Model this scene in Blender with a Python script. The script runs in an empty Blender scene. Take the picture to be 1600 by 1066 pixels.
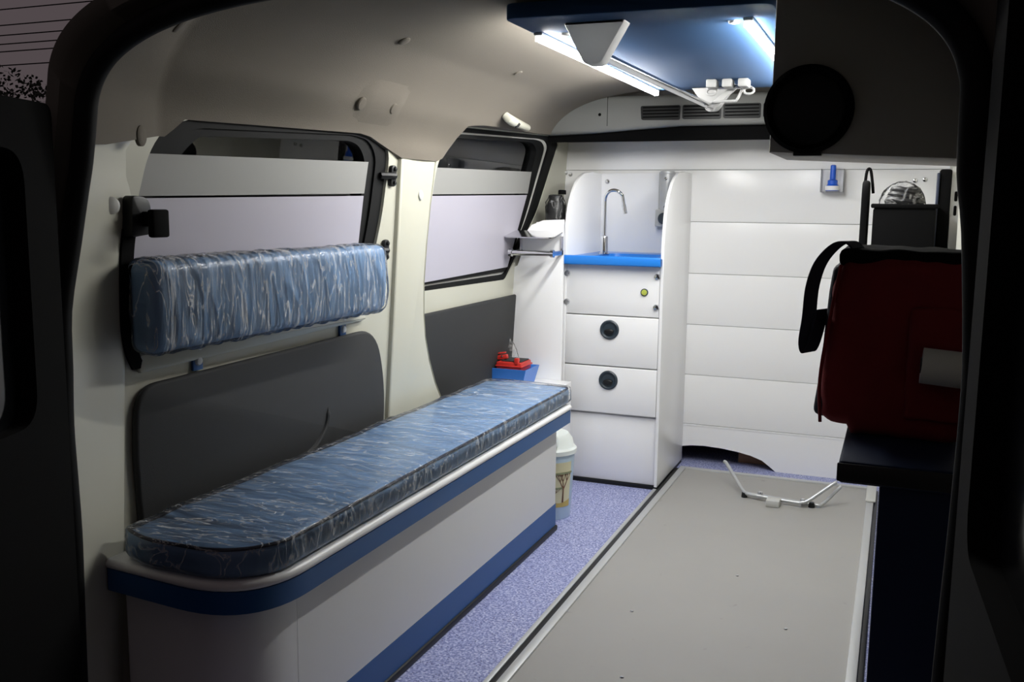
import bpy, bmesh, math, random
from mathutils import Vector, Matrix, noise
from mathutils.geometry import tessellate_polygon
random.seed(7)
S = bpy.context.scene
COL = S.collection

# ------------------------------------------------------------------ camera, sky, exposure
YAW, PITCH, ROLL, FPX = 0.381357, 0.142240, 0.011014, 1494.6
cd = bpy.data.cameras.new('camera')
cd.sensor_width = 36.0
cd.lens = FPX / 1600 * 36
cd.clip_start = 0.02
cam = bpy.data.objects.new('camera', cd)
COL.objects.link(cam)
_f = Vector((-math.sin(YAW) * math.cos(PITCH), math.cos(YAW) * math.cos(PITCH), -math.sin(PITCH)))
_r0 = Vector((math.cos(YAW), math.sin(YAW), 0))
_u0 = _r0.cross(_f)
_r = _r0 * math.cos(ROLL) + _u0 * math.sin(ROLL)
_u = _r.cross(_f)
cam.matrix_world = Matrix(((_r.x, _u.x, -_f.x, 0), (_r.y, _u.y, -_f.y, 0), (_r.z, _u.z, -_f.z, 1.05), (0, 0, 0, 1)))
S.camera = cam
w = bpy.data.worlds.new('dusk_sky')
S.world = w
w.use_nodes = True
_bg = w.node_tree.nodes['Background']
_bg.inputs['Color'].default_value = (0.115, 0.092, 0.098, 1)
_bg.inputs['Strength'].default_value = 0.7
S.view_settings.view_transform = 'Standard'
S.view_settings.look = 'None'
S.view_settings.gamma = 1
S.view_settings.use_curve_mapping = False
S.view_settings.exposure = 0.0
LED_STRENGTH = 145.0

# ------------------------------------------------------------------ materials
def lin(c):
    return tuple((x / 255 / 12.92 if x <= 10 else ((x / 255 + .055) / 1.055) ** 2.4) for x in c) + (1,)

def mat(name, c, rough=.5, metal=0, var=.06, scale=6, bump=0, bscale=80, coat=0, stretch=(1, 1, 1), c2=None, spec=.5, sheen=0):
    m = bpy.data.materials.new(name)
    m.use_nodes = True
    nt = m.node_tree
    b = nt.nodes['Principled BSDF']
    b.inputs['Roughness'].default_value = rough
    b.inputs['Metallic'].default_value = metal
    b.inputs['Coat Weight'].default_value = coat
    b.inputs['Specular IOR Level'].default_value = spec
    b.inputs['Sheen Weight'].default_value = sheen
    tc = nt.nodes.new('ShaderNodeTexCoord')
    mp = nt.nodes.new('ShaderNodeMapping')
    mp.inputs['Scale'].default_value = stretch
    nt.links.new(tc.outputs['Object'], mp.inputs['Vector'])
    n = nt.nodes.new('ShaderNodeTexNoise')
    n.inputs['Scale'].default_value = scale
    n.inputs['Detail'].default_value = 4
    nt.links.new(mp.outputs['Vector'], n.inputs['Vector'])
    mx = nt.nodes.new('ShaderNodeMix')
    mx.data_type = 'RGBA'
    a = lin(c)
    d = lin(c2) if c2 else tuple(x * (1 - var * 2) for x in a[:3]) + (1,)
    mx.inputs['A'].default_value = d
    mx.inputs['B'].default_value = a if c2 else tuple(min(1, x * (1 + var * .3)) for x in a[:3]) + (1,)
    nt.links.new(n.outputs['Fac'], mx.inputs['Factor'])
    nt.links.new(mx.outputs['Result'], b.inputs['Base Color'])
    if bump:
        n2 = nt.nodes.new('ShaderNodeTexNoise')
        n2.inputs['Scale'].default_value = bscale
        n2.inputs['Detail'].default_value = 3
        nt.links.new(mp.outputs['Vector'], n2.inputs['Vector'])
        bp = nt.nodes.new('ShaderNodeBump')
        bp.inputs['Strength'].default_value = bump
        bp.inputs['Distance'].default_value = .004
        nt.links.new(n2.outputs['Fac'], bp.inputs['Height'])
        nt.links.new(bp.outputs['Normal'], b.inputs['Normal'])
    return m

def emit(name, c, s):
    m = bpy.data.materials.new(name)
    m.use_nodes = True
    nt = m.node_tree
    nt.nodes.remove(nt.nodes['Principled BSDF'])
    e = nt.nodes.new('ShaderNodeEmission')
    e.inputs['Color'].default_value = c
    e.inputs['Strength'].default_value = s
    nt.links.new(e.outputs[0], nt.nodes['Material Output'].inputs[0])
    return m

def clear(name, gloss=.1, rough=.06, tint=(1, 1, 1, 1), bump=0, bscale=40, stretch=(1, 1, 1), haze=0, fres=1.45, hs=40, lo=.5, hi=.75):
    """thin clear sheet: mostly transparent, fresnel gloss, optional milky creases"""
    m = bpy.data.materials.new(name)
    m.use_nodes = True
    nt = m.node_tree
    nt.nodes.remove(nt.nodes['Principled BSDF'])
    L = nt.links.new
    t = nt.nodes.new('ShaderNodeBsdfTransparent')
    t.inputs['Color'].default_value = tint
    g = nt.nodes.new('ShaderNodeBsdfGlossy')
    g.inputs['Roughness'].default_value = rough
    fr = nt.nodes.new('ShaderNodeFresnel')
    fr.inputs['IOR'].default_value = fres
    ad = nt.nodes.new('ShaderNodeMath')
    ad.operation = 'MULTIPLY_ADD'
    ad.use_clamp = True
    ad.inputs[1].default_value = 1.0
    ad.inputs[2].default_value = gloss
    L(fr.outputs[0], ad.inputs[0])
    mx = nt.nodes.new('ShaderNodeMixShader')
    L(ad.outputs[0], mx.inputs[0]); L(t.outputs[0], mx.inputs[1]); L(g.outputs[0], mx.inputs[2])
    out = mx.outputs[0]
    tc = nt.nodes.new('ShaderNodeTexCoord')
    mp = nt.nodes.new('ShaderNodeMapping')
    mp.inputs['Scale'].default_value = stretch
    L(tc.outputs['Object'], mp.inputs['Vector'])
    if bump:
        n2 = nt.nodes.new('ShaderNodeTexNoise')
        n2.inputs['Scale'].default_value = bscale
        n2.inputs['Detail'].default_value = 3
        n2.inputs['Distortion'].default_value = .6
        L(mp.outputs['Vector'], n2.inputs['Vector'])
        bp = nt.nodes.new('ShaderNodeBump')
        bp.inputs['Strength'].default_value = bump
        bp.inputs['Distance'].default_value = .01
        L(n2.outputs['Fac'], bp.inputs['Height'])
        L(bp.outputs['Normal'], g.inputs['Normal']); L(bp.outputs['Normal'], fr.inputs['Normal'])
    if haze:
        n3 = nt.nodes.new('ShaderNodeTexNoise')
        n3.inputs['Scale'].default_value = hs
        n3.inputs['Detail'].default_value = 5
        n3.inputs['Distortion'].default_value = 1.2
        L(mp.outputs['Vector'], n3.inputs['Vector'])
        sb = nt.nodes.new('ShaderNodeMath'); sb.operation = 'SUBTRACT'; sb.inputs[1].default_value = .5
        ab = nt.nodes.new('ShaderNodeMath'); ab.operation = 'ABSOLUTE'
        L(n3.outputs['Fac'], sb.inputs[0]); L(sb.outputs[0], ab.inputs[0])
        mr = nt.nodes.new('ShaderNodeMapRange')
        mr.inputs['From Min'].default_value = lo
        mr.inputs['From Max'].default_value = hi
        mr.inputs['To Min'].default_value = haze
        mr.inputs['To Max'].default_value = haze * .05
        L(ab.outputs[0], mr.inputs['Value'])
        df = nt.nodes.new('ShaderNodeBsdfDiffuse')
        df.inputs['Color'].default_value = (.95, .95, .95, 1)
        m2 = nt.nodes.new('ShaderNodeMixShader')
        L(mr.outputs[0], m2.inputs[0]); L(out, m2.inputs[1]); L(df.outputs[0], m2.inputs[2])
        out = m2.outputs[0]
    L(out, nt.nodes['Material Output'].inputs[0])
    return m

M = {}
M['cream'] = mat('cream_paint', (190, 189, 175), .4, var=.04, scale=3, coat=.15)
M['headliner'] = mat('headliner_cloth', (105, 99, 90), .95, var=.06, scale=4, bump=.25, bscale=500)
M['console'] = mat('console_plastic', (122, 123, 121), .6, var=.04, bump=.1, bscale=400)
M['white'] = mat('white_laminate', (246, 246, 247), .25, var=.01, scale=2)
M['whitep'] = mat('white_plastic', (232, 232, 232), .35, var=.03)
M['greyp'] = mat('pale_grey_plastic', (196, 196, 192), .45, var=.04)
M['hookgrey'] = mat('grey_hook_plastic', (138, 138, 137), .5, var=.03)
M['black'] = mat('black_rubber', (15, 16, 17), .75, var=.15, scale=12, spec=.2)
M['blackp'] = mat('black_plastic', (22, 23, 25), .45, var=.1, spec=.35)
M['blackm'] = mat('matt_black', (10, 10, 11), .9, var=.1, spec=.1)
M['trimblk'] = mat('black_door_trim', (44, 45, 46), .75, var=.06, bump=.12, bscale=600)
M['slate'] = mat('slate_grip', (48, 60, 70), .4, var=.08)
M['navy'] = mat('navy_edge', (30, 82, 140), .4, var=.05)
M['blue'] = mat('blue_board', (42, 74, 112), .75, var=.04, scale=3, spec=.2)
M['basin'] = mat('bright_blue_plastic', (40, 130, 225), .28, var=.03)
M['tray'] = mat('blue_tray_plastic', (52, 118, 205), .35, var=.04)
M['red'] = mat('red_plastic', (205, 52, 44), .35, var=.1)
M['redcloth'] = mat('red_nylon', (122, 18, 25), .9, var=.2, scale=14, bump=.4, bscale=60)
M['darkcloth'] = mat('dark_navy_webbing', (28, 30, 48), .8, var=.15, bump=.3, bscale=200)
M['upholstery'] = mat('blue_upholstery', (120, 154, 194), .45, var=.1, scale=5, bump=.5, bscale=9, stretch=(1, 6, 1))
M['upholstery2'] = mat('blue_upholstery_back', (120, 154, 194), .45, var=.1, scale=5, bump=.5, bscale=9, stretch=(1, 7, .8))
M['piping'] = mat('navy_piping', (24, 34, 58), .5)
M['alu'] = mat('aluminium', (200, 201, 201), .45, metal=.45, var=.05)
M['chrome'] = mat('chrome', (215, 216, 218), .12, metal=1, var=.03)
M['steel'] = mat('painted_steel_tube', (196, 198, 200), .3, metal=.5, var=.05)
M['plate'] = mat('grey_platform', (160, 158, 154), .45, var=.05, scale=4, bump=.05, bscale=300)
M['bench'] = mat('bench_laminate', (226, 226, 226), .45, var=.02, scale=2)
M['vinyl'] = mat('bench_overlay', (226, 226, 226), .6, var=.01)  # for the masking overlay on the bench front, no real vinyl
M['frost'] = mat('frosted_film', (172, 169, 181), .4, var=.04, scale=2)
M['band'] = mat('grey_overlay', (140, 140, 138), .65, var=.01)  # flat grey of the masking rectangles laid over the windows
M['counter'] = mat('dark_blue_counter', (16, 30, 58), .6, var=.06, spec=.2)
M['locker'] = mat('charcoal_locker', (168, 165, 158), .7, var=.05)
M['bin'] = mat('pale_blue_bin', (196, 218, 232), .35, var=.02)
M['binlid'] = mat('bin_lid_white', (226, 232, 228), .35, var=.02)
M['print'] = mat('beige_print', (222, 216, 178), .45, var=.05)
M['printgold'] = mat('gold_print', (205, 180, 100), .45, var=.08)
M['printtree'] = mat('brown_print', (128, 92, 72), .5)
M['printleaf'] = mat('green_print', (140, 146, 112), .5)
M['wood'] = mat('brown_wood', (150, 112, 84), .6, var=.15, scale=8, stretch=(1, 8, 8))
M['led'] = emit('led_diffuser', (1, .99, .95, 1), LED_STRENGTH)
M['button'] = mat('yellow_green_button', (190, 200, 90), .3)
M['vialblue'] = mat('vial_blue', (30, 96, 215), .3)
M['label'] = mat('white_label', (240, 240, 240), .5, var=.01)
M['leaf'] = mat('dark_leaf', (34, 44, 26), .7, var=.3)
M['bark'] = mat('bark', (52, 42, 34), .9, var=.2)
M['asphalt'] = mat('asphalt', (52, 52, 54), .9, var=.2, scale=3, bump=.3)
M['doorin'] = mat('door_inner', (15, 15, 15), .9, var=.1, spec=.1)
M['doorolive'] = mat('door_edge_paint', (88, 86, 76), .6, var=.05)
M['vanwhite'] = mat('van_paint', (205, 206, 208), .3, var=.03, coat=.3)
M['vanblue'] = mat('van_blue_stripe', (60, 70, 110), .35)
M['darkglass'] = mat('dark_glass', (16, 18, 20), .08, var=.05)
M['glass'] = clear('window_glass', gloss=.02, rough=.01, tint=(.72, .75, .76, 1))
M['wrap'] = clear('cling_film', gloss=.0, rough=.13, bump=.28, bscale=22, stretch=(.8, 3.2, 1), haze=.42, hs=12, lo=0, hi=.022, fres=1.28)
M['wrap2'] = clear('cling_film_back', gloss=.0, rough=.12, bump=.35, bscale=18, stretch=(1, 4.2, .7), haze=.5, hs=11, lo=0, hi=.025, fres=1.25)
M['bagfilm'] = clear('clear_bag', gloss=.0, rough=.2, bump=.3, bscale=20, haze=.2, hs=14, lo=0, hi=.03, fres=1.1)
M['acrylic'] = clear('clear_acrylic', gloss=.01, rough=.05, tint=(.995, .997, 1, 1), fres=1.2)

def milky():
    m = mat('milky_plastic', (196, 196, 195), .4, var=.02)
    nt = m.node_tree
    tr = nt.nodes.new('ShaderNodeBsdfTranslucent'); tr.inputs['Color'].default_value = (.55, .56, .57, 1)
    mx = nt.nodes.new('ShaderNodeMixShader'); mx.inputs[0].default_value = .5
    nt.links.new(nt.nodes['Principled BSDF'].outputs[0], mx.inputs[1]); nt.links.new(tr.outputs[0], mx.inputs[2])
    nt.links.new(mx.outputs[0], nt.nodes['Material Output'].inputs[0])
    return m
M['milky'] = milky()
def floor_mat():
    m = bpy.data.materials.new('speckled_blue_vinyl')
    m.use_nodes = True
    nt = m.node_tree
    b = nt.nodes['Principled BSDF']
    L = nt.links.new
    b.inputs['Roughness'].default_value = .45
    tc = nt.nodes.new('ShaderNodeTexCoord')
    n1 = nt.nodes.new('ShaderNodeTexNoise'); n1.inputs['Scale'].default_value = 170; n1.inputs['Detail'].default_value = 6
    mp = nt.nodes.new('ShaderNodeMapping'); mp.inputs['Scale'].default_value = (1, 1, 1)
    L(tc.outputs['Object'], mp.inputs['Vector']); L(mp.outputs['Vector'], n1.inputs['Vector'])
    r1 = nt.nodes.new('ShaderNodeValToRGB')
    e = r1.color_ramp.elements
    e[0].position = .36; e[0].color = lin((104, 111, 160))
    e[1].position = .68; e[1].color = lin((206, 209, 230))
    k = e.new(.5); k.color = lin((148, 154, 200))
    L(n1.outputs['Fac'], r1.inputs['Fac'])
    v = nt.nodes.new('ShaderNodeTexVoronoi'); v.inputs['Scale'].default_value = 85
    L(tc.outputs['Object'], v.inputs['Vector'])
    lt = nt.nodes.new('ShaderNodeMath'); lt.operation = 'LESS_THAN'; lt.inputs[1].default_value = .17
    L(v.outputs['Distance'], lt.inputs[0])
    mx = nt.nodes.new('ShaderNodeMix'); mx.data_type = 'RGBA'
    L(lt.outputs[0], mx.inputs['Factor']); L(r1.outputs['Color'], mx.inputs['A'])
    mx.inputs['B'].default_value = lin((70, 70, 118))
    L(mx.outputs['Result'], b.inputs['Base Color'])
    return m
M['floor'] = floor_mat()

def plate_mat():
    m = M['plate']
    nt = m.node_tree
    b = nt.nodes['Principled BSDF']
    src = b.inputs['Base Color'].links[0].from_socket
    tc = nt.nodes.new('ShaderNodeTexCoord')
    n = nt.nodes.new('ShaderNodeTexNoise'); n.inputs['Scale'].default_value = 26; n.inputs['Detail'].default_value = 2
    nt.links.new(tc.outputs['Object'], n.inputs['Vector'])
    r = nt.nodes.new('ShaderNodeMapRange')
    r.inputs['From Min'].default_value = .72; r.inputs['From Max'].default_value = .80; r.inputs['To Max'].default_value = .35
    nt.links.new(n.outputs['Fac'], r.inputs['Value'])
    mx = nt.nodes.new('ShaderNodeMix'); mx.data_type = 'RGBA'
    nt.links.new(r.outputs[0], mx.inputs['Factor']); nt.links.new(src, mx.inputs['A'])
    mx.inputs['B'].default_value = lin((110, 106, 100))
    nt.links.new(mx.outputs['Result'], b.inputs['Base Color'])
plate_mat()

# ------------------------------------------------------------------ geometry helpers
class G:
    def __init__(self):
        self.v = []; self.f = []
    def add(self, vs, fs):
        o = len(self.v)
        self.v += [Vector(p) for p in vs]
        self.f += [[i + o for i in f] for f in fs]
        return self
    def addbm(self, bm):
        bm.verts.index_update()
        self.add([v.co.copy() for v in bm.verts], [[v.index for v in f.verts] for f in bm.faces])
        bm.free()
        return self
    def box(self, x0, x1, y0, y1, z0, z1, b=0, seg=2, rot=None):
        bm = bmesh.new()
        bmesh.ops.create_cube(bm, size=1)
        c = Vector(((x0 + x1) / 2, (y0 + y1) / 2, (z0 + z1) / 2))
        for v in bm.verts:
            v.co = Vector((v.co.x * (x1 - x0), v.co.y * (y1 - y0), v.co.z * (z1 - z0)))
        if b:
            bmesh.ops.bevel(bm, geom=bm.edges[:], offset=b, segments=seg, profile=.5, affect='EDGES')
        for v in bm.verts:
            v.co = (rot @ v.co if rot else v.co) + c
        return self.addbm(bm)
    def prism(self, poly, mp, w0, w1, b=0, seg=2):
        """closed outline poly [(u,v)] swept from w0 to w1, mapped by mp(u,v,w); b rounds both rims"""
        bm = bmesh.new()
        n = len(poly)
        A = [bm.verts.new((p[0], p[1], w0)) for p in poly]
        B = [bm.verts.new((p[0], p[1], w1)) for p in poly]
        bm.faces.new(A[::-1]); bm.faces.new(B)
        for i in range(n):
            j = (i + 1) % n
            bm.faces.new((A[i], A[j], B[j], B[i]))
        bmesh.ops.recalc_face_normals(bm, faces=bm.faces[:])
        if b:
            ed = [e for e in bm.edges if abs(e.verts[0].co.z - e.verts[1].co.z) < 1e-9]
            bmesh.ops.bevel(bm, geom=ed, offset=b, segments=seg, profile=.5, affect='EDGES')
        for v in bm.verts:
            v.co = Vector(mp(*v.co))
        return self.addbm(bm)
    def plate(self, out, holes, mp, w0, w1):
        loops = [out] + holes
        tri = tessellate_polygon([[Vector((p[0], p[1], 0)) for p in l] for l in loops])
        flat = [p for l in loops for p in l]
        n = len(flat)
        vs = [mp(p[0], p[1], w0) for p in flat] + [mp(p[0], p[1], w1) for p in flat]
        fs = [list(t) for t in tri] + [[i + n for i in reversed(t)] for t in tri]
        o = 0
        for l in loops:
            k = len(l)
            for i in range(k):
                j = (i + 1) % k
                fs.append([o + i, o + j, o + j + n, o + i + n])
            o += k
        return self.add(vs, fs)
    def tube(self, path, r, n=10, closed=False):
        P = [Vector(p) for p in path]
        R = r if isinstance(r, (list, tuple)) else [r] * len(P)
        k = len(P)
        T = []
        for i in range(k):
            a = P[(i - 1) % k] if closed or i else P[0]
            b = P[(i + 1) % k] if closed or i < k - 1 else P[-1]
            T.append((b - a).normalized())
        ref = Vector((0, 0, 1)) if abs(T[0].z) < .9 else Vector((1, 0, 0))
        nrm = T[0].cross(ref).normalized()
        vs = []
        for i in range(k):
            nrm = (nrm - T[i] * nrm.dot(T[i])).normalized()
            bn = T[i].cross(nrm)
            for q in range(n):
                a = 2 * math.pi * q / n
                vs.append(P[i] + (nrm * math.cos(a) + bn * math.sin(a)) * R[i])
        fs = []
        for i in range(k if closed else k - 1):
            for q in range(n):
                i2 = (i + 1) % k
                fs.append([i * n + q, i * n + (q + 1) % n, i2 * n + (q + 1) % n, i2 * n + q])
        if not closed:
            fs.append(list(range(n))[::-1]); fs.append([(k - 1) * n + q for q in range(n)])
        return self.add(vs, fs)
    def lathe(self, prof, o, ax=(0, 0, 1), n=24, sx=1, sy=1):
        ax = Vector(ax).normalized(); o = Vector(o)
        ref = Vector((0, 0, 1)) if abs(ax.z) < .9 else Vector((1, 0, 0))
        e1 = ref.cross(ax).normalized(); e2 = ax.cross(e1)
        vs = []
        for r, h in prof:
            for q in range(n):
                a = 2 * math.pi * q / n
                vs.append(o + ax * h + e1 * (r * sx * math.cos(a)) + e2 * (r * sy * math.sin(a)))
        fs = []
        k = len(prof)
        for i in range(k - 1):
            for q in range(n):
                fs.append([i * n + q, i * n + (q + 1) % n, (i + 1) * n + (q + 1) % n, (i + 1) * n + q])
        fs.append(list(range(n))[::-1]); fs.append([(k - 1) * n + q for q in range(n)])
        return self.add(vs, fs)
    def loft(self, rows, close=False):
        n = len(rows[0])
        vs = [p for r in rows for p in r]
        fs = []
        for i in range(len(rows) - 1):
            for q in range(n if close else n - 1):
                q2 = (q + 1) % n
                fs.append([i * n + q, i * n + q2, (i + 1) * n + q2, (i + 1) * n + q])
        return self.add(vs, fs)
    def rbox(self, x0, x1, y0, y1, z0, z1, r, nx, ny, nz, fn=None):
        """dense rounded box; fn(p, nrm) may move each vertex"""
        c = Vector(((x0 + x1) / 2, (y0 + y1) / 2, (z0 + z1) / 2))
        hx, hy, hz = (x1 - x0) / 2, (y1 - y0) / 2, (z1 - z0) / 2
        H = (hx, hy, hz)
        idx = {}; vs = []; fs = []
        N = (nx, ny, nz)
        def spread(i, n, h):
            # denser at the rounded rims
            t = i / n
            k = min(.22, 3 / n)
            rr = min(r, h * .98)
            a = rr / (2 * h)
            if t < k: return -h + 2 * h * a * (t / k)
            if t > 1 - k: return h - 2 * h * a * ((1 - t) / k)
            return -h + 2 * h * (a + (1 - 2 * a) * (t - k) / (1 - 2 * k))
        def vert(i, j, k):
            key = (i, j, k)
            if key in idx: return idx[key]
            p = Vector((spread(i, nx, hx), spread(j, ny, hy), spread(k, nz, hz)))
            q = Vector([max(-(H[a] - r) if H[a] > r else 0, min((H[a] - r) if H[a] > r else 0, p[a])) for a in range(3)])
            d = p - q
            nr = d.normalized() if d.length > 1e-9 else Vector((0, 0, 1))
            if d.length > 1e-9:
                p = q + nr * min(r, max(abs(d.x), abs(d.y), abs(d.z)) if False else r)
            p = p + c
            if fn: p = fn(p, nr)
            idx[key] = len(vs); vs.append(p)
            return idx[key]
        for a in range(3):
            b, e = (a + 1) % 3, (a + 2) % 3
            for side in (0, N[a]):
                for i in range(N[b]):
                    for j in range(N[e]):
                        def kk(ii, jj):
                            t = [0, 0, 0]; t[a] = side; t[b] = ii; t[e] = jj
                            return vert(*t)
                        q = [kk(i, j), kk(i + 1, j), kk(i + 1, j + 1), kk(i, j + 1)]
                        fs.append(q if side else q[::-1])
        return self.add(vs, fs)

ORG = {}
def obj(name, g, m, parent=None, smooth=40, base=None):
    """one mesh object from world-space geometry; origin at the thing's base"""
    if isinstance(m, str): m = M[m]
    if parent is not None:
        o0 = ORG[parent.name]
    else:
        xs = [p.x for p in g.v]; ys = [p.y for p in g.v]; zs = [p.z for p in g.v]
        o0 = Vector(base) if base else Vector(((min(xs) + max(xs)) / 2, (min(ys) + max(ys)) / 2, min(zs)))
    me = bpy.data.meshes.new(name)
    me.from_pydata([p - o0 for p in g.v], [], g.f)
    me.validate()
    bm = bmesh.new(); bm.from_mesh(me)
    bmesh.ops.recalc_face_normals(bm, faces=bm.faces[:])
    bm.to_mesh(me); bm.free()
    me.materials.append(m)
    if smooth:
        me.shade_smooth()
        me.set_sharp_from_angle(angle=math.radians(smooth))
    o = bpy.data.objects.new(name, me)
    COL.objects.link(o)
    if parent is not None:
        o.parent = parent
    else:
        o.location = o0
    ORG[o.name] = o0
    return o

def tag(o, label, cat, group=None, kind=None):
    o['label'] = label; o['category'] = cat
    if group: o['group'] = group
    if kind: o['kind'] = kind
    return o

def thing(name, loc, label, cat, group=None, kind=None):
    o = bpy.data.objects.new(name, None)
    o.empty_display_size = .05
    COL.objects.link(o)
    o.location = loc
    ORG[o.name] = Vector(loc)
    return tag(o, label, cat, group, kind)

def fillet(pts, r, seg=6):
    out = []
    n = len(pts)
    R = r if isinstance(r, (list, tuple)) else [r] * n
    for i in range(n):
        p = Vector((pts[i][0], pts[i][1])); a = Vector((pts[i - 1][0], pts[i - 1][1])); b = Vector((pts[(i + 1) % n][0], pts[(i + 1) % n][1]))
        rr = R[i]
        if rr <= 0:
            out.append((p.x, p.y)); continue
        d1 = (a - p); d2 = (b - p)
        l = min(rr, d1.length * .49, d2.length * .49)
        p1 = p + d1.normalized() * l; p2 = p + d2.normalized() * l
        for k in range(seg + 1):
            t = k / seg
            q = p1 * (1 - t) ** 2 + p * 2 * t * (1 - t) + p2 * t * t
            out.append((q.x, q.y))
    return out

def smoothpath(pts, k=6):
    """Catmull-Rom through points"""
    P = [Vector(p) for p in pts]
    out = []
    for i in range(len(P) - 1):
        a = P[i - 1] if i else P[0] * 2 - P[1]
        b, c = P[i], P[i + 1]
        d = P[i + 2] if i + 2 < len(P) else P[-1] * 2 - P[-2]
        for q in range(k):
            t = q / k
            out.append(.5 * ((2 * b) + (c - a) * t + (2 * a - 5 * b + 4 * c - d) * t * t + (3 * b - a - 3 * c + d) * t ** 3))
    out.append(P[-1])
    return out

def interp(tab, x):
    if x <= tab[0][0]: return tab[0][1]
    for (a, b), (c, d) in zip(tab, tab[1:]):
        if x <= c: return b + (d - b) * (x - a) / (c - a)
    return tab[-1][1]

XC = -.55
def XW(z): return -1.30 + .06 * (z - .45)          # left wall, inner face
def ML(u, v, w_): return (XW(v) + w_, u, v)          # left-wall coordinates: along, up, inward
def MXY(u, v, w_): return (u, v, w_)
def MXZ(u, v, w_): return (u, w_, v)
def MYZ(u, v, w_): return (w_, u, v)

def screw(parent, c, ax, r=.008, h=.004, m='chrome', name='screw'):
    g = G().lathe([(r, 0), (r, h * .4), (r * .8, h), (r * .3, h * 1.15)], c, ax, 14)
    return obj(name, g, m, parent)

PLUGS = [(1.345, -1.15, None, .018), (1.327, None, 1.16, .018), (2.061, None, 1.289, .017), (2.216, None, 1.292, .015), (2.496, None, 1.205, .014), (1.99, -1.07, None, .015), (2.63, -1.045, None, .013)]
# ------------------------------------------------------------------ the shell
g = G().box(-1.42, .30, 1.12, 4.6, -.04, 0)
fl = tag(obj('floor', g, 'floor'), 'speckled blue vinyl floor of the van', 'floor', kind='structure')
g = G().box(-40, 40, -20, 60, -.75, -.70)
tag(obj('ground', g, 'asphalt'), 'dark asphalt ground outside the van', 'ground', kind='structure')

# left wall
O1 = [(1.375, 1.13), (1.41, 1.175), (1.485, 1.205), (2.11, 1.232), (2.21, 1.222), (2.255, 1.18), (2.23, 1.02), (2.19, .90), (2.17, .79), (1.36, .785), (1.325, .86), (1.318, .91), (1.335, 1.0)]
I1 = [(1.46, 1.12), (1.50, 1.155), (1.53, 1.174), (2.08, 1.20), (2.125, 1.19), (2.155, 1.155), (2.135, 1.02), (2.11, .92), (2.10, .82), (1.42, .815), (1.40, .87), (1.40, .91), (1.41, 1.0)]
O2 = [(2.575, .785), (2.60, 1.0), (2.636, 1.17), (2.722, 1.265), (2.765, 1.287), (3.619, 1.316), (3.69, 1.312), (3.724, 1.293), (3.534, 1.024), (3.247, .775)]
I2 = [(2.59, .814), (2.612, 1.0), (2.645, 1.16), (2.702, 1.235), (2.74, 1.252), (3.40, 1.281), (3.46, 1.277), (3.50, 1.255), (3.367, 1.0), (3.265, .822)]
_r1 = [.03, .03, .04, .06, .06, .07, .05, .05, .03, .03, .04, .04, .04]
_r2 = [.02, .05, .06, .05, .04, .08, .05, .05, .05, .02]
O1, I1 = fillet(O1, _r1, 4), fillet(I1, _r1, 4)
O2, I2 = fillet(O2, _r2, 4), fillet(I2, _r2, 4)
def mixp(a, b, t): return [(p[0] + (q[0] - p[0]) * t, p[1] + (q[1] - p[1]) * t) for p, q in zip(a, b)]
EDGE = [(2.72, 0), (2.70, .36), (2.656, .432), (2.59, .51), (2.541, .588), (2.508, .66), (2.491, .729), (2.481, .824), (2.485, .93), (2.496, 1.045), (2.522, 1.174), (2.56, 1.32)]
g = G().plate([(1.30, 0)] + EDGE + [(1.30, 1.32)], [O1], ML, -.05, 0)
wl = tag(obj('wall_left', g, 'cream', smooth=30), 'cream painted metal side wall behind the bench', 'wall', kind='structure')
g = G().plate([(2.45, 0), (4.6, 0), (4.6, 1.36), (2.45, 1.36)], [O2], ML, -.10, -.05)
obj('wall_panel', g, 'cream', wl, 30)
# pillar between the windows: raised cover with a sloped shoulder
cov = [(2.29, .02)] + [(y - .006, z) for y, z in EDGE if z > .02 and z < 1.17] + [(2.51, 1.18), (2.30, 1.18)]
g = G().prism(cov, ML, -.004, .012, b=.014, seg=4)
obj('pillar_cover', g, 'cream', wl, 25)
g = G().tube([ML(y + .008, z, -.02) for y, z in EDGE if .3 < z < 1.2], .008, 8)
obj('edge_seal', g, 'black', wl)
# recess around the belt line under window one
g = G().prism(fillet([(1.345, .735), (2.15, .748), (2.14, .775), (1.345, .77)], .008), ML, 0, .012, b=.005)
obj('ledge', g, 'cream', wl)
g = G().lathe([(.014, 0), (.014, .003), (.010, .005)], ML(2.418, 1.072, .012), (1, 0, .06), 18, sx=.9)
obj('plug', g, 'greyp', wl)

# rear pillar on the left
ZR = [0, .236, .33, .496, .683, .80, .873, .95, 1.02, 1.093, 1.135, 1.165]
sealx = [(0, -1.245), (.236, -1.243), (.496, -1.237), (.683, -1.242), (.873, -1.233), (1.093, -1.177), (1.144, -1.163), (1.2, -1.14)]
ridx = [(0, -1.263), (.271, -1.263), (.474, -1.258), (.649, -1.258), (.857, -1.256), (.949, -1.24), (1.128, -1.203), (1.2, -1.18)]
edgy = [(0, 1.31), (.33, 1.31), (.5, 1.312), (.8, 1.314), (.873, 1.314), (1.0, 1.324), (1.093, 1.345), (1.144, 1.372), (1.2, 1.42)]
rows = []
for z in ZR:
    ye = interp(edgy, z)
    sx_, rx_ = interp(sealx, z), interp(ridx, z)
    wx = XW(z) + .010
    k_ = max(0, min(1, (z - 1.02) / .11)); sx_ -= .02 * k_; rx_ -= .022 * k_; wx -= .02 * k_
    rows.append([(sx_ - .012, 1.15, z), (sx_, 1.155, z), (rx_ + .002, 1.203, z), (rx_ - .002, 1.217, z), (rx_ * .5 + wx * .5 - .004, (1.217 + ye) / 2, z), (wx, ye - .012, z), (wx - .004, ye, z), (XW(z) - .045, ye + .004, z)])
g = G().loft(rows)
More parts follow.
